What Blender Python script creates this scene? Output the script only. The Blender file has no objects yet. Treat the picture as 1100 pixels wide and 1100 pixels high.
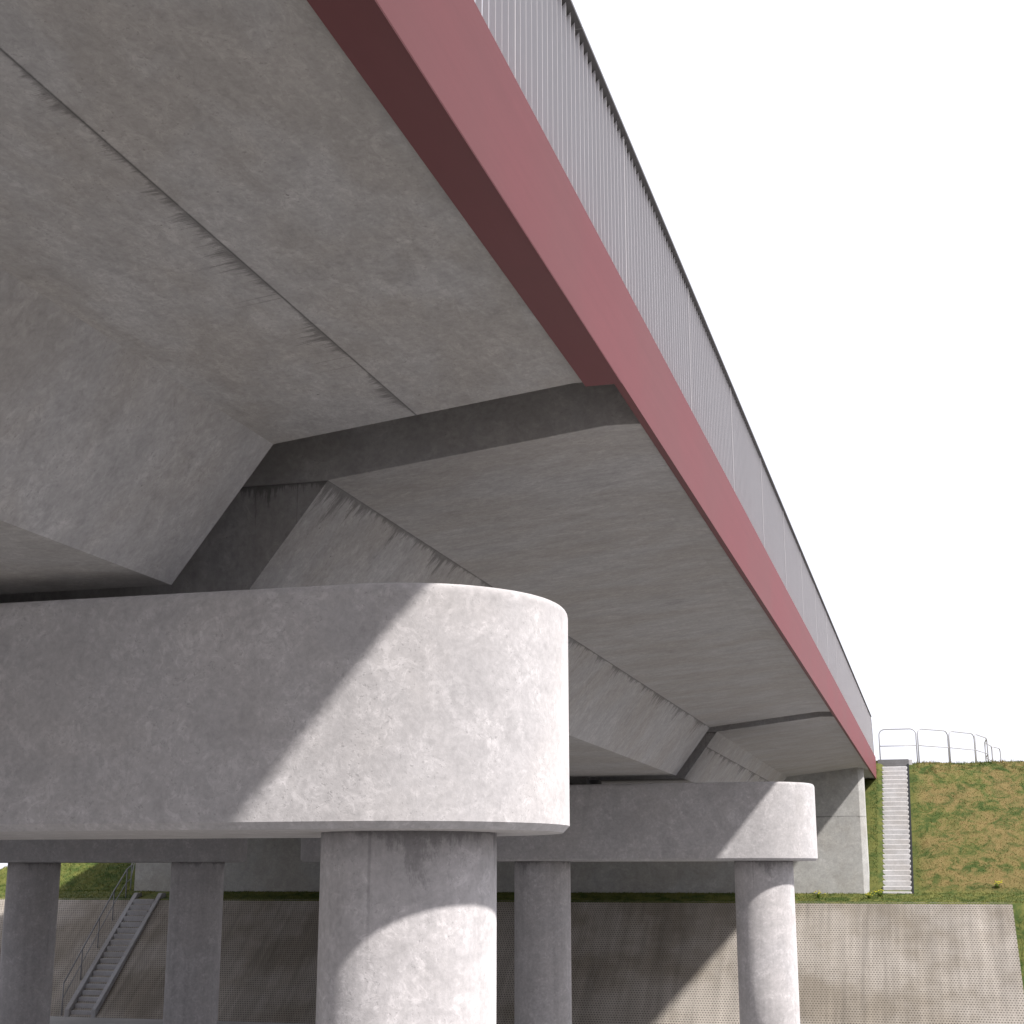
import bpy, bmesh, math, random
from mathutils import Vector, Matrix
rng = random.Random(7)
R = math.radians
sc = bpy.context.scene
col = sc.collection

# ------------------------------------------------------------------ materials
class G:
    """small helper round a node tree"""
    def __init__(self, name):
        self.m = bpy.data.materials.new(name); self.m.use_nodes = True
        self.t = self.m.node_tree; self.t.nodes.clear()
        self.out = self.t.nodes.new('ShaderNodeOutputMaterial')
        self.b = self.t.nodes.new('ShaderNodeBsdfPrincipled')
        self.t.links.new(self.b.outputs[0], self.out.inputs[0])
        self.b.inputs['Specular IOR Level'].default_value = .25
        self.b.inputs['Diffuse Roughness'].default_value = .9
    def n(self, kind, **kw):
        x = self.t.nodes.new(kind)
        for k, v in kw.items(): setattr(x, k, v)
        return x
    def put(self, sock, v):
        if hasattr(v, 'links') or hasattr(v, 'is_linked'): self.t.links.new(v, sock)
        else: sock.default_value = v
    def math(self, op, a, b=0., c=None, clamp=False):
        x = self.n('ShaderNodeMath', operation=op, use_clamp=clamp)
        self.put(x.inputs[0], a); self.put(x.inputs[1], b)
        if c is not None: self.put(x.inputs[2], c)
        return x.outputs[0]
    def obj(self, rnd=False):
        o = self.n('ShaderNodeTexCoord').outputs['Object']
        if rnd:
            i = self.n('ShaderNodeObjectInfo').outputs['Random']
            v = self.n('ShaderNodeVectorMath', operation='ADD')
            c = self.n('ShaderNodeCombineXYZ')
            self.put(c.inputs[0], self.math('MULTIPLY', i, 37.)); self.put(c.inputs[1], self.math('MULTIPLY', i, 91.))
            self.put(c.inputs[2], 0.)
            self.put(v.inputs[0], o); self.put(v.inputs[1], c.outputs[0]); o = v.outputs[0]
        return o
    def scale(self, v, s, off=(0, 0, 0)):
        x = self.n('ShaderNodeMapping'); self.put(x.inputs[0], v)
        x.inputs['Scale'].default_value = s; x.inputs['Location'].default_value = off
        return x.outputs[0]
    def noise(self, v, s=1., d=4., r=.55, dist=0.):
        x = self.n('ShaderNodeTexNoise'); self.put(x.inputs['Vector'], v)
        x.inputs['Scale'].default_value = s; x.inputs['Detail'].default_value = d
        x.inputs['Roughness'].default_value = r; x.inputs['Distortion'].default_value = dist
        return x.outputs['Fac']
    def rng(self, f, a, b, lo=0., hi=1., smooth=True):
        x = self.n('ShaderNodeMapRange', interpolation_type='SMOOTHSTEP' if smooth else 'LINEAR')
        self.put(x.inputs['Value'], f); self.put(x.inputs['From Min'], a); self.put(x.inputs['From Max'], b)
        self.put(x.inputs['To Min'], lo); self.put(x.inputs['To Max'], hi)
        return x.outputs[0]
    def mix(self, f, a, b, mode='MIX'):
        x = self.n('ShaderNodeMix', data_type='RGBA', blend_type=mode)
        self.put(x.inputs[0], f)
        self.put(x.inputs[6], (*a, 1) if isinstance(a, tuple) else a)
        self.put(x.inputs[7], (*b, 1) if isinstance(b, tuple) else b)
        return x.outputs[2]
    def grey(self, f):
        c = self.n('ShaderNodeCombineColor')
        for i in range(3): self.put(c.inputs[i], f)
        return c.outputs[0]
    def mul(self, a, f):
        return self.mix(1., a, self.grey(f), 'MULTIPLY')
    def bump(self, h, strength, dist=.01):
        x = self.n('ShaderNodeBump'); x.inputs['Strength'].default_value = strength
        x.inputs['Distance'].default_value = dist
        self.put(x.inputs['Height'], h); self.t.links.new(x.outputs[0], self.b.inputs['Normal'])
    def done(self, colr, rough=.85, metal=0.):
        self.put(self.b.inputs['Base Color'], (*colr, 1) if isinstance(colr, tuple) else colr)
        self.put(self.b.inputs['Roughness'], rough); self.put(self.b.inputs['Metallic'], metal)
        return self.m

def concrete(name, base=(.40, .385, .385), stretch=(1, 1, 1), streak=0., streak_len=.35, line=0.,
             vert=0., rnd=False, crackle=.14, blotch=.46, dens=9., warm=.85):
    g = G(name); o = g.obj(rnd); os_ = g.scale(o, stretch)
    n1 = g.noise(os_, .7, 5, .6, .3)
    n2 = g.noise(os_, 3.2, 8, .68, .6)
    n3 = g.noise(g.scale(o, (1, 1, 1), (5, 3, 9)), 22, 5, .7)
    n4 = g.noise(g.scale(os_, (1, 1, 1), (11, 4, 2)), 1.6, 10, .75, 1.4)
    c = g.mix(g.rng(n1, .36, .62, 0., warm), base, (base[0]*.80, base[1]*.775, base[2]*.74))
    f = g.math('MULTIPLY_ADD', g.math('SUBTRACT', n2, .5), blotch*1.25, 1.)
    f = g.math('MULTIPLY_ADD', g.math('SUBTRACT', n1, .5), blotch*1.1, f)
    f = g.math('MULTIPLY_ADD', g.math('SUBTRACT', n3, .5), .42, f)
    # pale crackled laitance
    cr = g.math('MULTIPLY', g.rng(n4, .55, .60), g.rng(n3, .42, .55))
    f = g.math('MULTIPLY_ADD', cr, crackle*.5, f)
    n5 = g.noise(g.scale(os_, (1, 1, 1), (1, 14, 6)), 7.5, 9, .8, 1.5)
    cr2 = g.math('MULTIPLY', g.rng(n5, .52, .56), g.rng(n2, .40, .58))
    f = g.math('MULTIPLY_ADD', cr2, crackle*1.0, f)
    n6 = g.noise(g.scale(os_, (1, 1, 1), (21, 4, 16)), 13., 6, .75, 1.)
    f = g.math('MULTIPLY_ADD', g.math('SUBTRACT', n6, .5), blotch*1.15, f)
    n7 = g.noise(g.scale(o, (1, 1, 1), (3, 8, 1)), 48., 3, .6)
    pit = g.math('MULTIPLY', g.rng(n7, .60, .68), g.rng(n2, .42, .58))
    f = g.math('MULTIPLY_ADD', pit, -.20, f)
    dk = g.rng(g.noise(g.scale(o, (1, 1, 1), (2, 7, 4)), 1.1, 9, .7, .8), .58, .74)
    f = g.math('MULTIPLY_ADD', dk, -.13, f)
    # blow holes
    v = g.n('ShaderNodeTexVoronoi'); g.put(v.inputs['Vector'], o); v.inputs['Scale'].default_value = 7.
    hole = g.rng(v.outputs['Distance'], .045, .075, 1., 0.)
    hole = g.math('MULTIPLY', hole, g.rng(n2, .56, .6))
    f = g.math('MULTIPLY_ADD', hole, -.4, f)
    if vert:
        w = g.noise(g.scale(o, (9, 9, .35)), 1., 5, .65)
        f = g.math('MULTIPLY_ADD', g.math('SUBTRACT', w, .5), vert, f)
    if streak:
        uv = g.n('ShaderNodeUVMap', uv_map='edge').outputs[0]
        s = g.n('ShaderNodeSeparateXYZ'); g.put(s.inputs[0], uv)
        u, d = s.outputs[0], s.outputs[1]
        def n1d(k, off):
            cc = g.n('ShaderNodeCombineXYZ'); g.put(cc.inputs[0], g.math('MULTIPLY_ADD', u, k, off))
            return cc.outputs[0]
        big = g.rng(g.noise(n1d(1., 3.1), .9, 4, .65), .43, .66)
        wob = g.math('MULTIPLY', g.math('SUBTRACT', g.noise(g.scale(uv, (1.1, 2.5, 1)), 1., 2, .5), .5), .12)
        cc = g.n('ShaderNodeCombineXYZ'); g.put(cc.inputs[0], g.math('MULTIPLY', g.math('ADD', u, wob), dens)); g.put(cc.inputs[1], g.math('MULTIPLY', d, 1.2))
        fine = g.noise(cc.outputs[0], 1., 6, .85, .2)
        fine2 = g.math('POWER', g.rng(fine, .36, .72), 1.7)
        ln = g.math('MULTIPLY_ADD', g.math('MULTIPLY', big, fine2), streak_len*1.5, g.math('MULTIPLY_ADD', big, .03*streak_len/.35, .008))
        ln2 = g.math('MULTIPLY', ln, 1.9)
        m = g.rng(d, g.math('MULTIPLY', ln, .15), ln2, 1., 0.)
        m = g.math('MULTIPLY', m, g.rng(d, -.004, .002))
        f = g.math('MULTIPLY', f, g.math('MULTIPLY_ADD', m, -streak, 1.))
        # a few long thin runs
        lng = g.math('MULTIPLY', g.rng(g.noise(n1d(dens*2.2, 8.3), 1., 2, .6), .585, .64), g.rng(g.noise(n1d(.8, 5.), 1.3, 2), .5, .6))
        lm = g.math('MULTIPLY', g.rng(d, 0., streak_len*2.2, 1., 0.), g.rng(d, -.004, .002))
        f = g.math('MULTIPLY', f, g.math('MULTIPLY_ADD', g.math('MULTIPLY', lng, lm), -streak*.6, 1.))
        if line:
            a = g.math('ABSOLUTE', d)
            lw = g.math('MULTIPLY', g.rng(a, .001, .009, 1., 0.), g.rng(g.noise(n1d(6., 0.), 1., 4, .7), .32, .5, .35, 1.))
            f = g.math('MULTIPLY', f, g.math('MULTIPLY_ADD', lw, -line, 1.))
    h = g.math('MULTIPLY_ADD', n3, .35, g.math('MULTIPLY_ADD', hole, -.8, n2))
    g.bump(g.math('MULTIPLY_ADD', pit, -.6, h), .28, .02)
    return g.done(g.mul(c, f), g.rng(n2, .3, .7, .78, .95))

M = {}
CB = (.40, .387, .386)
M['soffit_joint'] = concrete('soffit_concrete_with_joint', CB, (2.2, 1, 1), streak=.48, streak_len=.20, line=.42, dens=15, warm=.85)
M['soffit'] = concrete('soffit_concrete', CB, (.9, 1.7, 1), warm=.85)
M['web_plain'] = concrete('web_concrete', CB, (1, 1, .8), vert=.12)
M['web_streak'] = concrete('web_concrete_streaked', CB, (1, 1, .8), streak=.5, streak_len=.38, line=.22, vert=.34, dens=8)
M['cap'] = concrete('pier_cap_concrete', (.455, .437, .44), rnd=True, crackle=.17, blotch=.40, warm=.35)
M['column'] = concrete('column_concrete', (.47, .45, .455), rnd=True, streak=.33, streak_len=.55, vert=.42, dens=5, crackle=.19, warm=.3)
M['wall'] = concrete('abutment_concrete', (.41, .404, .388), streak=.45, streak_len=.14, line=.4, dens=8)
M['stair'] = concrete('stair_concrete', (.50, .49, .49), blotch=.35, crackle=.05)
M['shaded_stair'] = concrete('shaded_stair_concrete', (.355, .35, .36), blotch=.35, crackle=.05)  # darker copy of the stair concrete, shade put into its base colour
M['slate'] = concrete('dark_landing', (.17, .168, .17), blotch=.2)
M['bearing'] = concrete('bearing_block', (.16, .155, .15))

def red_paint():
    g = G('red_painted_edge_beam'); o = g.obj()
    a = g.noise(g.scale(o, (3, .25, 14)), 1., 6, .7)
    b = g.noise(o, .35, 3, .5)
    c_ = g.noise(g.scale(o, (5, .8, 2)), 3., 6, .7, .8)
    f = g.math('MULTIPLY_ADD', g.math('SUBTRACT', a, .5), .22, 1.)
    f = g.math('MULTIPLY_ADD', g.math('SUBTRACT', c_, .5), .14, f)
    c = g.mix(g.rng(b, .35, .65), (.148, .040, .045), (.138, .044, .047))
    g.bump(a, .08, .01)
    return g.done(g.mul(c, f), .62)
M['red'] = red_paint()
def metal(name, c, rough, met, k=.12, sc_=3.):
    g = G(name); o = g.obj()
    a = g.noise(g.scale(o, (1, 1, .3)), sc_, 6, .65)
    f = g.math('MULTIPLY_ADD', g.math('SUBTRACT', a, .5), k*2, 1.)
    return g.done(g.mul((c), f) if not isinstance(c, tuple) else g.mul(g.mix(0., c, c), f), rough, met)
M['slat'] = metal('grey_painted_slat', (.575, .555, .56), .6, 0., .05)
M['rail'] = metal('handrail_steel', (.12, .115, .115), .55, 0.)
M['galv'] = metal('galvanised_tube', (.40, .395, .40), .5, .15)
M['dull'] = metal('dull_steel_tube', (.20, .20, .21), .6, .1)
M['gap_shade'] = metal('painted_gap_shade', (.016, .017, .018), .7, 0.)  # near-black colour paints the shade in the gap beside the steps

def asphalt():
    g = G('asphalt'); o = g.obj()
    a = g.noise(o, 40, 4, .7); f = g.math('MULTIPLY_ADD', a, .5, .75)
    return g.done(g.mul(g.mix(0., (.05, .05, .052), (.05, .05, .052)), f), .9)
M['asphalt'] = asphalt()
def gravel():
    g = G('pale_gravel'); o = g.obj()
    a = g.noise(o, .25, 5, .6); b = g.noise(o, 25, 4, .7); v = g.n('ShaderNodeTexVoronoi'); g.put(v.inputs['Vector'], o); v.inputs['Scale'].default_value = 18
    c = g.mix(g.rng(a, .35, .65), (.32, .312, .30), (.25, .244, .235))
    f = g.math('MULTIPLY_ADD', b, .5, .75)
    g.bump(v.outputs['Distance'], .5, .03)
    return g.done(g.mul(c, f), .95)
M['gravel'] = gravel()
def paving():
    g = G('perforated_paving_blocks')
    uv = g.n('ShaderNodeUVMap', uv_map='edge').outputs[0]
    s = g.n('ShaderNodeSeparateXYZ'); g.put(s.inputs[0], uv); u, v = s.outputs[0], s.outputs[1]
    PU, PV = .078, .088
    row = g.math('DIVIDE', v, PV); rf = g.math('FLOOR', row)
    odd = g.math('MODULO', rf, 2.)
    cu = g.math('FRACT', g.math('MULTIPLY_ADD', odd, .5, g.math('DIVIDE', u, PU)))
    cv = g.math('FRACT', row)
    du = g.math('MULTIPLY', g.math('SUBTRACT', cu, .5), PU)
    dv = g.math('MULTIPLY', g.math('SUBTRACT', cv, .5), PV)
    r = g.math('SQRT', g.math('ADD', g.math('POWER', g.math('ABSOLUTE', du), 2.), g.math('POWER', g.math('ABSOLUTE', dv), 2.)))
    hole = g.rng(r, .019, .026, 1., 0.)
    o = uv
    st = g.noise(g.scale(o, (2.2, .16, 1)), 1., 6, .65, .3)
    st2 = g.noise(g.scale(o, (9, .4, 1)), 1., 4, .6)
    bl = g.noise(o, .45, 5, .6)
    blk = g.noise(g.scale(o, (1/.5, 1/.4, 1)), 1., 1, .5)
    c = g.mix(g.rng(bl, .38, .66), (.315, .285, .252), (.222, .193, .158))
    f = g.math('MULTIPLY_ADD', g.math('SUBTRACT', st, .5), .95, 1.)
    f = g.math('MULTIPLY_ADD', g.math('SUBTRACT', st2, .5), .55, f)
    f = g.math('MULTIPLY_ADD', g.math('SUBTRACT', blk, .5), .12, f)
    c = g.mul(c, f)
    hole = g.math('MULTIPLY', hole, g.rng(g.noise(o, 3.1, 5, .7), .25, .6, .45, .95))
    c = g.mix(g.math('MULTIPLY', hole, .85), c, (.045, .038, .03))
    g.bump(hole, -.6, .03)
    return g.done(c, .92)
M['paving'] = paving()
def turf(name, blade):
    g = G(name); o = g.obj()
    big = g.noise(o, .42, 5, .6, .6); mid = g.noise(o, 2.2, 6, .7, .8); fine = g.noise(o, 28, 4, .75)
    dry = g.rng(g.math('MULTIPLY_ADD', mid, .65, g.math('MULTIPLY', big, .5)), .47, .66)
    s = g.n('ShaderNodeSeparateXYZ'); g.put(s.inputs[0], o)
    slope_r = g.math('MULTIPLY', g.rng(s.outputs[0], -.75, -.2), g.rng(s.outputs[1], 48.0, 48.6))
    dry = g.math('MULTIPLY', dry, g.math('MULTIPLY_ADD', slope_r, .66, .08))
    k = 1.25 if blade else .95
    gr = g.mix(g.rng(mid, .36, .62), (.046*k, .074*k, .013*k), (.120*k, .130*k, .030*k))
    c = g.mix(dry, gr, (.220*k, .150*k, .062*k))
    f = g.math('MULTIPLY_ADD', fine, .8, .6)
    c = g.mul(c, f)
    g.bump(fine, .5, .05)
    return g.done(c, .9)
M['turf'] = turf('turf', False)
M['blade'] = turf('grass_blades', True)
def flat(name, c, rough=.7):
    g = G(name); o = g.obj(); a = g.noise(o, 12, 3, .6)
    return g.done(g.mul(g.mix(0., c, c), g.math('MULTIPLY_ADD', a, .5, .75)), rough)
M['flower'] = flat('yellow_petals', (.50, .46, .03))
M['leaf'] = flat('plant_leaf', (.09, .14, .02))

# ------------------------------------------------------------------ mesh helpers
def mesh_obj(name, bm, mat, parent=None, smooth=False, bevel=0., seg=2, keep_normals=False):
    if not keep_normals: bmesh.ops.recalc_face_normals(bm, faces=bm.faces)
    me = bpy.data.meshes.new(name); bm.to_mesh(me); bm.free()
    o = bpy.data.objects.new(name, me); col.objects.link(o)
    for m in (mat if isinstance(mat, (list, tuple)) else [mat]): me.materials.append(m)
    if smooth:
        for p in me.polygons: p.use_smooth = True
    if bevel:
        b = o.modifiers.new('bevel', 'BEVEL'); b.width = bevel; b.segments = seg; b.limit_method = 'ANGLE'; b.angle_limit = R(35)
        b.harden_normals = False
    if parent: o.parent = parent; o.matrix_parent_inverse = Matrix.Translation(-Vector(parent.location))
    return o
def thing(name, label, cat, loc=(0, 0, 0), group=None):
    o = bpy.data.objects.new(name, None); col.objects.link(o); o.location = loc
    o.empty_display_size = .3
    o['label'] = label; o['category'] = cat
    if group: o['group'] = group
    return o
def tag(o, label, cat, group=None):
    o['label'] = label; o['category'] = cat
    if group: o['group'] = group
    return o
def uvl(bm): return bm.loops.layers.uv.verify() if not bm.loops.layers.uv.get('edge') else bm.loops.layers.uv['edge']
def setuv(bm, faces, fn):
    l = bm.loops.layers.uv.get('edge') or bm.loops.layers.uv.new('edge')
    for f in faces:
        for lp in f.loops: lp[l].uv = fn(lp.vert.co)
def box(bm, x0, x1, y0, y1, z0, z1):
    v = [bm.verts.new(p) for p in ((x0, y0, z0), (x1, y0, z0), (x1, y1, z0), (x0, y1, z0), (x0, y0, z1), (x1, y0, z1), (x1, y1, z1), (x0, y1, z1))]
    return [bm.faces.new([v[i] for i in q]) for q in ((0, 3, 2, 1), (4, 5, 6, 7), (0, 1, 5, 4), (1, 2, 6, 5), (2, 3, 7, 6), (3, 0, 4, 7))]
def prism_y(bm, pts, y0, y1):
    """polygon of (x,z) pushed along y; returns side faces in order"""
    a = [bm.verts.new((x, y0, z)) for x, z in pts]; b = [bm.verts.new((x, y1, z)) for x, z in pts]
    n = len(pts)
    bm.faces.new(a); bm.faces.new(b[::-1])
    return [bm.faces.new((a[i], b[i], b[(i+1) % n], a[(i+1) % n])) for i in range(n)]
def tube(bm, pts, r, seg=8):
    pts = [Vector(p) for p in pts]
    pts = [p for i, p in enumerate(pts) if i == 0 or (p - pts[i-1]).length > 1e-4]
    rings = []; n = len(pts); s = None
    for i, p in enumerate(pts):
        d = (pts[min(i+1, n-1)] - pts[max(i-1, 0)]).normalized()
        if s is None: s = d.orthogonal()
        s = (s - d*s.dot(d)).normalized(); t = d.cross(s)
        rings.append([bm.verts.new(p + s*math.cos(a)*r + t*math.sin(a)*r) for a in [2*math.pi*k/seg for k in range(seg)]])
    for a, b in zip(rings, rings[1:]):
        for k in range(seg): bm.faces.new((a[k], a[(k+1) % seg], b[(k+1) % seg], b[k]))
    bm.faces.new(rings[0][::-1]); bm.faces.new(rings[-1])

# ------------------------------------------------------------------ camera, light, sky
W = 1100.
cam = bpy.data.cameras.new('camera'); co = bpy.data.objects.new('camera', cam); col.objects.link(co)
cam.sensor_width = 36.; cam.lens = 36*1591.255/W
cam.shift_x = -.5/W; cam.shift_y = -1.5/W
cam.clip_start = .1; cam.clip_end = 6000
co.rotation_euler = (math.pi/2 + .241, 0, .272)
sc.camera = co

AZ, EL = R(58.5), R(46)
sd = Vector((math.sin(AZ)*math.cos(EL), -math.cos(AZ)*math.cos(EL), math.sin(EL)))
sun = bpy.data.lights.new('sun', 'SUN'); so = bpy.data.objects.new('sun', sun); col.objects.link(so)
so.rotation_euler = sd.to_track_quat('Z', 'Y').to_euler(); so.location = sd*60
sun.energy = 5.; sun.angle = R(2.2); sun.color = (1., .965, .93)

world = bpy.data.worlds.new('World'); sc.world = world; world.use_nodes = True
wt = world.node_tree; bg = wt.nodes['Background']
sky = wt.nodes.new('ShaderNodeTexSky'); sky.sky_type = 'NISHITA'; sky.sun_disc = False
sky.sun_elevation = EL; sky.sun_rotation = math.pi - AZ; sky.dust_density = 3.; sky.air_density = 1.
mx = wt.nodes.new('ShaderNodeMix'); mx.data_type = 'RGBA'; mx.inputs[0].default_value = .9
wt.links.new(sky.outputs[0], mx.inputs[6]); mx.inputs[7].default_value = (8.4, 8.45, 9.3, 1)   # bright milky haze
wt.links.new(mx.outputs[2], bg.inputs[0]); bg.inputs[1].default_value = .1
sc.view_settings.view_transform = 'Standard'; sc.view_settings.look = 'None'
sc.view_settings.exposure = .56; sc.view_settings.gamma = 1
sc.view_settings.use_curve_mapping = False

# ------------------------------------------------------------------ terrain
GZ = -4.24
def height(x, y):
    if y < 46.6: f = -.90 + (y - 46.6)*math.tan(R(40))
    elif y < 47.95: f = -.80 + (y - 46.6)*.178
    else: f = -.56 + max(0., y - 48.1)*.667
    crest = 3.80
    zc = crest - max(0., x - 3.1)*.62 - max(0., -27.4 - x)*.60
    f = min(f, zc)
    return max(f, -4.6)
def hn(x, y):
    if -2.2 < x < -1.8: return .15
    if -1.8 < x < -1.65: return .10
    if -1.65 < x < -.8: return -.2
    if -.8 < x < -.45: return 0.
    return .035*math.sin(x*2.1 + 1.3*math.sin(y*1.7)) * math.sin(y*2.6 + x*.8)
def axis(segs):
    out = []
    for a, b, s in segs:
        n = max(1, round((b - a)/s)); out += [a + (b - a)*i/n for i in range(n)]
    return out + [segs[-1][1]]
xs = axis([(-1500, -300, 400), (-300, -60, 40), (-60, -36, 2), (-36, 12, .24), (12, 60, 4), (60, 300, 40), (300, 1500, 400)])
ys = axis([(36, 42, 1.), (42, 46.6, .46), (46.6, 56, .188), (56, 80, 1.5), (80, 200, 20), (200, 1500, 325)])
bm = bmesh.new()
gv = []
for y in ys:
    row = []
    for x in xs:
        z = height(x, y)
        if y > 48.4 and abs(x) < 60: z += hn(x, y)*.8
        row.append(bm.verts.new((x, y, z)))
    gv.append(row)
for j in range(len(ys)-1):
    for i in range(len(xs)-1):
        bm.faces.new((gv[j][i], gv[j][i+1], gv[j+1][i+1], gv[j+1][i]))
emb = mesh_obj('embankment', bm, M['turf'], smooth=True); emb['kind'] = 'structure'
bm = bmesh.new()
v = [bm.verts.new(p) for p in ((-2500, -2500, GZ), (2500, -2500, GZ), (2500, 2500, GZ), (-2500, 2500, GZ))]; bm.faces.new(v)
gr = mesh_obj('ground', bm, M['gravel']); gr['kind'] = 'structure'

# sloping paving (perforated blocks) below the berm
ca, sa = math.cos(R(40)), math.sin(R(40))
L_ = (-.80 - GZ)/sa + .12
def P_(x, d, h): return Vector((x, 46.62 - d*ca - h*sa*-1*0 - h*sa, -.79 - d*sa + h*ca))
bm = bmesh.new()
xl, xr = -33.2, 2.02
vt = [P_(xl, 0, 0), P_(xr, 0, 0), P_(xr, L_, 0), P_(xl, L_, 0)]
vb = [P_(xl, 0, -.12), P_(xr, 0, -.12), P_(xr, L_, -.12), P_(xl, L_, -.12)]
a = [bm.verts.new(p) for p in vt]; b = [bm.verts.new(p) for p in vb]
fs = [bm.faces.new(a), bm.faces.new(b[::-1])] + [bm.faces.new((a[i], a[(i+1) % 4], b[(i+1) % 4], b[i])) for i in range(4)]
setuv(bm, bm.faces, lambda c: (c.x + 40, (46.62 - c.y)/ca + 10))
pv = mesh_obj('slope_paving', bm, M['paving']); pv['kind'] = 'structure'

# ------------------------------------------------------------------ bridge spans
Y1, Y2, Y3, Y4, Y5, YF = 9.351, 10.375, 31.089, 32.132, 47.97, 54.07
ZT = 3.75
def span(xc, hw, y0, y1, parent, web_mat, joint=False, girder_to=None, slab_mat=None, voff=0.):
    """hw = half width to slab's outer lower corner"""
    d = [(hw, 3.245), (hw - .268, 3.251), (hw - 2.479, 2.992)]
    bm = bmesh.new()
    right = [(xc + a, z) for a, z in d]; left = [(xc - a, z) for a, z in d[::-1]]
    pts = [(xc + hw, ZT)] + right + [(right[-1][0] - .3, 2.996), (left[0][0] + .3, 2.996)] + left + [(xc - hw, ZT)]
    prism_y(bm, pts, y0, y1)
    xj = xc + hw - 1.398
    setuv(bm, bm.faces, lambda c: (c.y + 20, xj - c.x))
    slab = mesh_obj('deck_slab', bm, slab_mat or (M['soffit_joint'] if joint else M['soffit']), parent, bevel=.004, seg=1)
    bm = bmesh.new()
    a, b_ = hw - 2.479, hw - 3.228
    pts = [(xc + a, 2.9935), (xc + b_, 2.007), (xc - b_, 2.007), (xc - a, 2.9935)]
    fs = prism_y(bm, pts, y0, girder_to or y1)
    wl = math.hypot(a - b_, .981)
    setuv(bm, bm.faces, lambda c: (c.y + 20, (2.988 - c.z)/.981*wl - voff))
    for f in bm.faces:
        if abs(f.normal.y if f.normal.length else 0) > .9: pass
    gd = mesh_obj('box_girder', bm, web_mat, parent)
    # end faces get their own streak coordinates (along x)
    me = gd.data; l = me.uv_layers['edge'].data
    for p in me.polygons:
        if abs(p.normal.y) > .9:
            for li in p.loop_indices:
                c = me.vertices[me.loops[li].vertex_index].co; l[li].uv = (c.x*1.7 + 50, 2.985 - c.z)
    return slab, gd
XC, HW = -8.15, 6.244
G1 = 'concrete spans of the nearer bridge'
t = thing('bridge_span', 'nearest concrete bridge span overhead, a dark stained joint line along its soffit', 'bridge span', (XC, -1.8, 2.007), G1)
span(XC, HW, -13.0, Y1, t, M['web_plain'], joint=True)
t = thing('bridge_span', 'middle concrete bridge span between the two piers, web darkly streaked below the slab', 'bridge span', (XC, 20.7, 2.007), G1)
span(XC, HW, Y2, Y3, t, M['web_streak'])
t = thing('bridge_span', 'farthest concrete bridge span, between the smaller pier and the abutment wall', 'bridge span', (XC, 40., 2.007), G1)
span(XC, HW, Y4, 53.9, t, M['web_streak'], girder_to=Y5, voff=.39)
# parallel bridge on the left, mostly hidden behind the nearer one
XL, HL = -20.54, 5.80
t = thing('bridge_span', 'parallel concrete deck behind the nearer bridge, on the column row at lower left', 'bridge span', (XL, 20, 2.007))
span(XL, HL, -13.0, 53.9, t, M['web_plain'], girder_to=Y5)
bm = bmesh.new(); box(bm, XL - HL - .065, XL - HL - .004, -13, YF, 3.225, 4.3); mesh_obj('edge_beam', bm, M['red'], t)
# road over both decks, runs on across the embankment
bm = bmesh.new()
box(bm, XC - HW + .02, XC + HW - .02, -13, 54.2, ZT + .005, 3.97)
box(bm, XL - HL + .02, XL + HL - .02, -13, 54.2, ZT + .005, 3.97)
box(bm, XL - HL + .02, XC + HW - .02, 54.2, 600, 3.2, 3.97)
rd = mesh_obj('road', bm, M['asphalt']); rd['kind'] = 'structure'

# red edge beam
XO = -1.843
bt = thing('edge_beam', 'long dull red edge beam running down the deck edge below the grey railing', 'edge beam', (XO, 0, 3.225))
bm = bmesh.new(); box(bm, -1.898, XO, -13, YF, 3.225, 4.006); mesh_obj('beam_face', bm, M['red'], bt, bevel=.003, seg=2)
bm = bmesh.new(); box(bm, -2.093, XO - .001, -13, Y1, 3.2195, 3.2235); mesh_obj('bottom_flange', bm, M['red'], bt)
bm = bmesh.new(); box(bm, -2.15, -1.8985, -13, 54.0, 3.975, 4.002); mesh_obj('top_flange', bm, M['red'], bt)

# railing of upright slats turned like louvres
rt = thing('bridge_railing', 'grey bridge railing of close upright louvre slats above the red edge beam', 'railing', (-1.91, 20, 4.0))
XS, WS, TS, ZS0, ZS1 = -1.911, .079, .0016, 3.98, 5.285
dirv = Vector((math.sin(R(41.)), -math.cos(R(41.)), 0))
nrm = Vector((dirv.y, -dirv.x, 0))
def slat(bm, y, z1=ZS1, ang=0., w=WS, th=TS):
    d = Matrix.Rotation(ang, 3, 'Z') @ dirv; n = Matrix.Rotation(ang, 3, 'Z') @ nrm
    c = Vector((XS, y, 0)); q = [c + d*(sx*w/2) + n*(sy*th/2) for sx, sy in ((-1, -1), (1, -1), (1, 1), (-1, 1))]
    lo = [bm.verts.new((p.x, p.y, ZS0)) for p in q]; hi = [bm.verts.new((p.x, p.y, z1)) for p in q]
    bm.faces.new(lo[::-1]); bm.faces.new(hi)
    for i in range(4): bm.faces.new((lo[i], lo[(i+1) % 4], hi[(i+1) % 4], hi[i]))
PITCH = .120; YR0, YR1 = -12.9, 52.8
posts = []; y = 6.83 - 3.0*6
while y < YR1: posts.append(y); y += 3.0
slys = []; y = 6.83 - PITCH*164
while y < YR1 - .05:
    if min(abs(y - p) for p in posts) > PITCH*.45: slys.append(y)
    y += PITCH
vis = [y for y in slys if y > 5.6]
shown = vis[:96]; rest = [y for y in slys if y not in set(shown)]
for y in shown:
    bm = bmesh.new(); slat(bm, y, ang=rng.uniform(-.02, .02)); mesh_obj('slat', bm, M['slat'], rt)
bm = bmesh.new()
for y in rest: slat(bm, y)
o = mesh_obj('slat_row', bm, M['slat'], rt); o['kind'] = 'stuff'
for y in posts:
    bm = bmesh.new(); slat(bm, y, w=.095, th=.003); mesh_obj('post', bm, M['slat'], rt)
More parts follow.
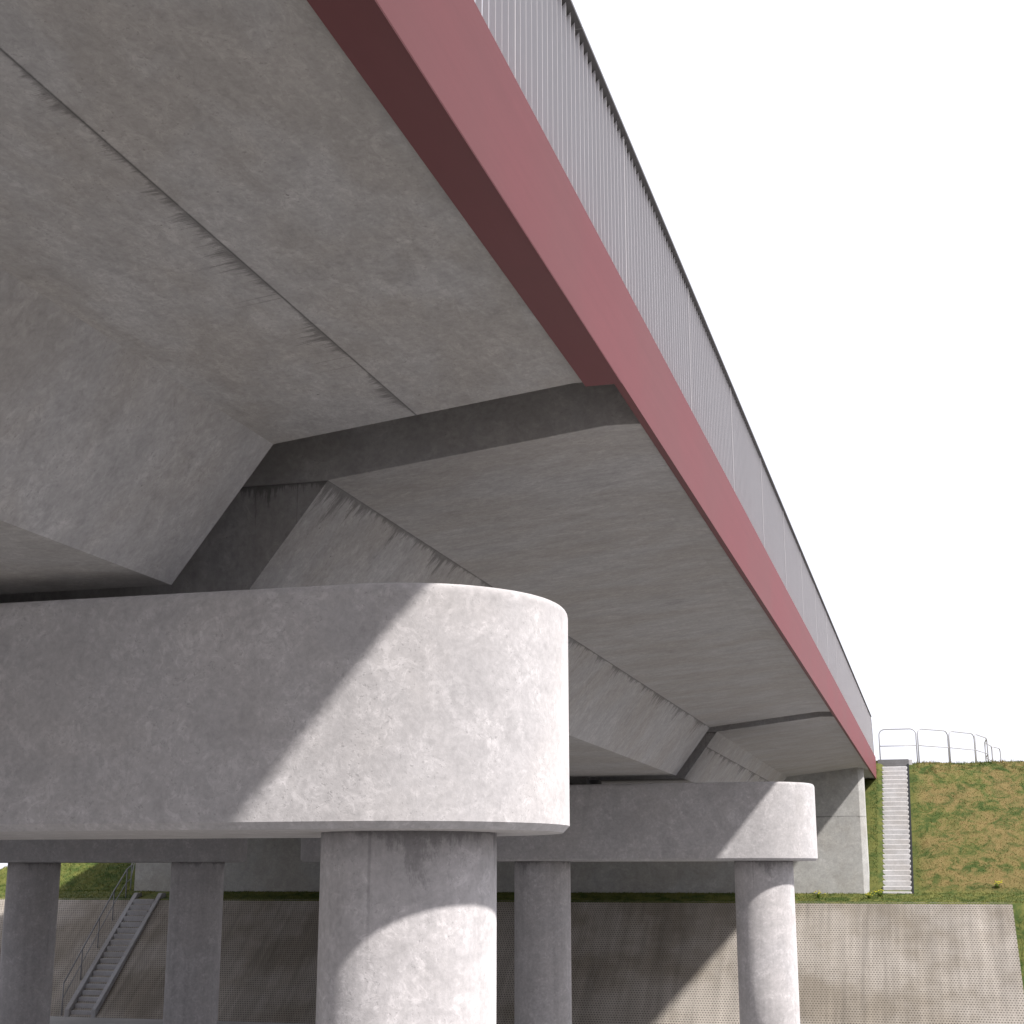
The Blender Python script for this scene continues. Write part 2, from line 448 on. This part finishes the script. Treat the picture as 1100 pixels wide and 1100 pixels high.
joints = [YR0] + [p + 1.5 for p in posts if YR0 + .5 < p + 1.5 < YR1 - .5] + [YR1]
for a, b in zip(joints, joints[1:]):
    bm = bmesh.new(); box(bm, -1.968, -1.855, a + .006, b - .006, ZS1 + .003, ZS1 + .027); mesh_obj('handrail', bm, M['rail'], rt, bevel=.004, seg=2)
# end of railing dropping to the beam
bm = bmesh.new(); tube(bm, [(-1.91, YR1, 5.27), (-1.91, 53.15, 5.2), (-1.91, 53.4, 5.0), (-1.91, 53.8, 4.35), (-1.91, 53.9, 3.99)], .03, 8)
mesh_obj('end_rail', bm, M['rail'], rt, smooth=True)
bm = bmesh.new()
for k in range(7):
    y = YR1 + .06 + k*PITCH
    slat(bm, y, 5.24 if y < 53.1 else max(4.1, 5.2 - (y - 53.1)*1.5))
mesh_obj('end_panel', bm, M['slat'], rt)

# ------------------------------------------------------------------ piers
def stadium(xa, xb, yc, r, n=40):
    """loop of points round a stadium (right nose at xb), with arc length"""
    pts = []
    for k in range(n+1):
        a = -math.pi/2 + math.pi*k/n; pts.append((xb + r*math.cos(a), yc + r*math.sin(a)))
    for k in range(n+1):
        a = math.pi/2 + math.pi*k/n; pts.append((xa + r*math.cos(a), yc + r*math.sin(a)))
    return pts
def pier(label, group, yc, cols, z0=.277, z1=1.825, bear=()):
    t = thing('bridge_pier', label, 'pier', (sum(cols)/len(cols), yc, GZ), group)
    bm = bmesh.new(); RR = 1.1
    prof = [(.045, z0), (0., z0 + .045)] + [(0., z1 - .07)] + [(.07*(1 - math.cos(a)), z1 - .07 + .07*math.sin(a)) for a in (R(18), R(36), R(54), R(72))] + [(.07, z1)]
    prof.insert(0, (.25, z0)); prof.append((.25, z1))
    rings = [[bm.verts.new((x, y, z)) for x, y in stadium(min(cols), max(cols), yc, RR - ins)] for ins, z in prof]
    n = len(rings[0])
    for a, b in zip(rings, rings[1:]):
        for k in range(n): bm.faces.new((a[k], a[(k+1) % n], b[(k+1) % n], b[k]))
    bm.faces.new(rings[0][::-1]); bm.faces.new(rings[-1])
    c = mesh_obj('pier_cap', bm, M['cap'], t)
    me = c.data
    me.polygons.foreach_set('use_smooth', [True]*len(me.polygons))
    me.set_sharp_from_angle(angle=R(30))
    for x in cols:
        bm = bmesh.new(); N = 72; r = .6
        zs = [GZ - .3, -2., 0., z0 + .02]
        rg = [[bm.verts.new((x + r*math.cos(2*math.pi*k/N), yc + r*math.sin(2*math.pi*k/N), z)) for k in range(N)] for z in zs]
        l = bm.loops.layers.uv.new('edge')
        for a, b in zip(rg, rg[1:]):
            for k in range(N):
                f = bm.faces.new((a[k], a[(k+1) % N], b[(k+1) % N], b[k])); f.smooth = True
                for lp, kk in zip(f.loops, (k, k+1, k+1, k)): lp[l].uv = (kk/N*2*math.pi*r + x*3.3, z0 - lp.vert.co.z)
        bm.faces.new(rg[0][::-1]); bm.faces.new(rg[-1])
        mesh_obj('column', bm, M['column'], t, keep_normals=True)
    for bx in bear:
        for ya in (yc - .78, yc + .42):
            bm = bmesh.new(); box(bm, bx - .22, bx + .22, ya, ya + .36, z1 - .01, 2.004)
            mesh_obj('bearing', bm, M['bearing'], t, bevel=.01, seg=1)
    return t
GP = 'round-nosed concrete piers'
pier('large round-nosed concrete pier in front, its cap half sunlit above one thick column', GP, 9.825, [-3.475, -8.17, -12.58], bear=(-7.22, -9.08))
pier('smaller farther round-nosed concrete pier right of the large one, sunlit nose and right column', GP, 31.623, [-3.446, -8.153, -12.56], bear=(-7.22, -9.08))
pier('shaded concrete pier at lower left whose two slim columns stand before the dark slope', GP, 31.623, [-16.287, -20.543, -24.8], bear=(-19.6, -21.5))

# ------------------------------------------------------------------ abutment
bm = bmesh.new()
out = [(-27.13, 47.976), (-2.205, 47.976), (-2.055, 48.20), (-2.055, 48.85), (-27.13, 48.85)]
a = [bm.verts.new((x, y, -1.5)) for x, y in out]; b = [bm.verts.new((x, y, 3.30)) for x, y in out]
bm.faces.new(a[::-1]); bm.faces.new(b)
for i in range(5): bm.faces.new((a[i], a[(i+1) % 5], b[(i+1) % 5], b[i]))
setuv(bm, bm.faces, lambda c: (c.x*1.3 + c.y*.9, 1.765 - c.z))
ab = mesh_obj('bridge_abutment', bm, M['wall'], bevel=.012, seg=2)
tag(ab, 'long grey concrete abutment wall at the foot of the grass bank under the bridge end', 'abutment')

# ------------------------------------------------------------------ stairs
def flight(t, x0, x1, ya, za, yb, zb, n, mat, drift=0., bev=.006):
    """n block steps from (ya,za) up to (yb,zb)"""
    g = (yb - ya)/n; r = (zb - za)/n
    for k in range(n):
        bm = bmesh.new()
        box(bm, x0 + drift*k/n, x1 + drift*k/n, ya + k*g + .002, ya + (k+1)*g + .05, za + k*r - .18, za + (k+1)*r - (.003 if k % 2 else .004))
        mesh_obj('step', bm, mat, t, bevel=bev, seg=1)
st = thing('concrete_staircase', 'narrow pale concrete staircase climbing the sunlit grass bank beside the abutment', 'staircase', (-1.23, 48., -.56), 'embankment stairs')
flight(st, -1.665, -.795, 48.0, -.655, 54.5, 3.69, 27, M['stair'], bev=.028)
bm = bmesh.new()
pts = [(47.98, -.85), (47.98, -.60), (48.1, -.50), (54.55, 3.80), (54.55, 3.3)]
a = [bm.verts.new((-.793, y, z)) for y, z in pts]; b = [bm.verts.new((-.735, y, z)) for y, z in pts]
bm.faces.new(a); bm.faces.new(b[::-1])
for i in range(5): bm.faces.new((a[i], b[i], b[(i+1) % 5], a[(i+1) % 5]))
mesh_obj('stringer_or_shade_strip', bm, M['gap_shade'], st)  # added strip, not a real stringer: shaded gap between steps and grass, painted dark
bm = bmesh.new(); box(bm, -1.80, -.74, 54.53, 55.6, 3.5, 3.955); mesh_obj('landing', bm, M['slate'], st, bevel=.01, seg=2)
bm = bmesh.new(); box(bm, -.738, -.62, 54.6, 55.6, 3.5, 3.945); mesh_obj('landing_kerb', bm, M['stair'], st, bevel=.01, seg=2)

s2 = thing('concrete_staircase', 'shaded concrete staircase with a thin handrail descending the paved slope between left columns', 'staircase', (-25.6, 42.6, GZ), 'embankment stairs')
xa, xb = -26.02, -25.26
g_ = 4.04
DR = -.24
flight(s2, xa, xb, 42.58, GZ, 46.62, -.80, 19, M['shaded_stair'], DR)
for x0, x1 in ((xa - .16, xa - .003), (xb + .003, xb + .15)):
    bm = bmesh.new()
    pts = [(42.5, GZ - .1), (42.5, GZ + .22), (46.75, -.60), (47.05, -.60), (47.05, -.95)]
    a = [bm.verts.new((x0 + DR*(y - 42.6)/4, y, z)) for y, z in pts]; b = [bm.verts.new((x1 + DR*(y - 42.6)/4, y, z)) for y, z in pts]
    bm.faces.new(a); bm.faces.new(b[::-1])
    for i in range(5): bm.faces.new((a[i], b[i], b[(i+1) % 5], a[(i+1) % 5]))
    mesh_obj('stringer_or_shade_strip', bm, M['shaded_stair'], s2, bevel=.01, seg=1)
k40 = math.tan(R(40))
def zs(y): return -.79 + (y - 46.62)*k40 if y < 46.62 else (-.78 + (y - 46.62)*.17 if y < 48 else -.56 + (y - 48.1)*.667)
def hx(y): return -26.30 - .105*(y - 42.6) if y < 46.8 else -26.74 - .45*(y - 46.8)
HY = (42.55, 43.7, 44.8, 45.8, 46.75, 48.0, 49.4, 51.)
for off, rr in ((.95, .022), (.5, .014)):
    bm = bmesh.new(); tube(bm, [(hx(y), y, zs(y) + off) for y in HY], rr)
    mesh_obj('handrail', bm, M['dull'], s2, smooth=True)
for y in HY:
    bm = bmesh.new(); tube(bm, [(hx(y), y, zs(y) - .1), (hx(y), y, zs(y) + .95)], .02); mesh_obj('rail_post', bm, M['dull'], s2, smooth=True)

# ------------------------------------------------------------------ hooped guard fence on the crest
ft = thing('guard_fence', 'thin grey tubular fence of rounded hoops along the crest of the grass bank', 'fence', (-.4, 54.6, 3.8))
P = [(-1.74, 54.75), (-.40, 54.75), (.68, 56.0), (1.62, 57.4), (2.12, 59.4), (2.10, 61.5), (2.42, 63.3), (2.80, 64.6)]
for (x0, y0), (x1, y1) in zip(P, P[1:]):
    A = Vector((x0, y0, 0)); B = Vector((x1, y1, 0)); u = (B - A).normalized(); A = A + u*.035; B = B - u*.035
    zb, zt, rc = 3.62, 5.03, .20
    pts = [A + Vector((0, 0, zb)), A + Vector((0, 0, zt - rc))]
    pts += [A + u*rc*(1 - math.cos(a)) + Vector((0, 0, zt - rc + rc*math.sin(a))) for a in (R(22), R(45), R(68), R(90))]
    pts += [B - u*rc*(1 - math.sin(a)) + Vector((0, 0, zt - rc + rc*math.cos(a))) for a in (R(0), R(22), R(45), R(68), R(90))]
    pts += [B + Vector((0, 0, zb))]
    bm = bmesh.new(); tube(bm, pts, .022, 8); h = mesh_obj('hoop', bm, M['galv'], ft, smooth=True)
    bm = bmesh.new(); tube(bm, [A + Vector((0, 0, 4.44)), B + Vector((0, 0, 4.44))], .018, 8); o = mesh_obj('mid_rail', bm, M['galv'], None, smooth=True)
    o.parent = h; o.matrix_parent_inverse = Matrix.Identity(4)

# ------------------------------------------------------------------ grass and plants
bm = bmesh.new()
def blade(x, y, hgt, w):
    z = height(x, y) + (hn(x, y)*.8 if y > 48.4 else 0) - .01
    a = rng.uniform(0, 6.283); lx, ly = rng.gauss(0, .45)*hgt, rng.gauss(0, .45)*hgt
    c, s = math.cos(a)*w, math.sin(a)*w
    v = [bm.verts.new(p) for p in ((x - c, y - s, z), (x + c, y + s, z), (x + lx, y + ly, z + hgt))]
    bm.faces.new(v)
def field(x0, x1, y0, y1, dens, h0, h1, skip=None):
    for _ in range(int((x1 - x0)*(y1 - y0)*dens)):
        x, y = rng.uniform(x0, x1), rng.uniform(y0, y1)
        if skip and skip(x, y): continue
        blade(x, y, rng.uniform(h0, h1), rng.uniform(.008, .016))
field(-2.05, 3.6, 48.0, 55.4, 900, .02, .05, lambda x, y: -1.75 < x < -.64)
for _ in range(150):
    tx, ty = rng.uniform(-.7, 3.5), rng.uniform(54.1, 55.2)
    th = rng.uniform(.05, .15)
    for _ in range(14): blade(tx + rng.gauss(0, .04), ty + rng.gauss(0, .04), th*rng.uniform(.5, 1.1), .008)
field(-34.5, -27.2, 47.9, 51.5, 600, .04, .10)
field(-34.5, 3.6, 46.60, 47.96, 620, .03, .06, lambda x, y: xa - .2 < x < xb + .2)
field(2.06, 4.2, 43.0, 46.8, 500, .03, .08)
go = mesh_obj('grass', bm, M['blade'], keep_normals=True); go['kind'] = 'stuff'

def plant(x, y, label, s=1.):
    z = height(x, y)
    t = thing('flowering_plant', label, 'plant', (x, y, z), 'yellow flowering plants on the grass strip')
    bm = bmesh.new(); bf = bmesh.new()
    for k in range(26):
        a = rng.uniform(0, 6.283); r = rng.uniform(.02, .14)*s; h = rng.uniform(.05, .17)*s
        p = Vector((x + r*math.cos(a), y + r*math.sin(a), z + h)); q = Vector((x + .3*r*math.cos(a), y + .3*r*math.sin(a), z))
        n = Vector((-math.sin(a), math.cos(a), 0))*.02
        bm.faces.new([bm.verts.new(c) for c in (q, (p+q)/2 + n, p, (p+q)/2 - n)])
    for k in range(12):
        a = rng.uniform(0, 6.283); r = rng.uniform(0, .15)*s; h = rng.uniform(.12, .22)*s
        c = Vector((x + r*1.4*math.cos(a), y + r*math.sin(a), z + h))
        bmesh.ops.create_icosphere(bf, subdivisions=1, radius=.026*s, matrix=Matrix.Translation(c) @ Matrix.Diagonal((1, 1, .6, 1)))
    mesh_obj('leaves', bm, M['leaf'], t, keep_normals=True); mesh_obj('flower_heads', bf, M['flower'], t)
plant(-3.52, 47.2, 'small yellow flowering plant on the grass strip below the bare abutment wall')
plant(-2.02, 47.15, 'small yellow flowering plant on the grass strip below the abutment corner', .8)
plant(-1.72, 47.5, 'small yellow flowering plant at the foot of the pale staircase', .9)
plant(1.70, 48.35, 'small yellow flowering plant at the bottom of the dry grass slope, far right', 1.)
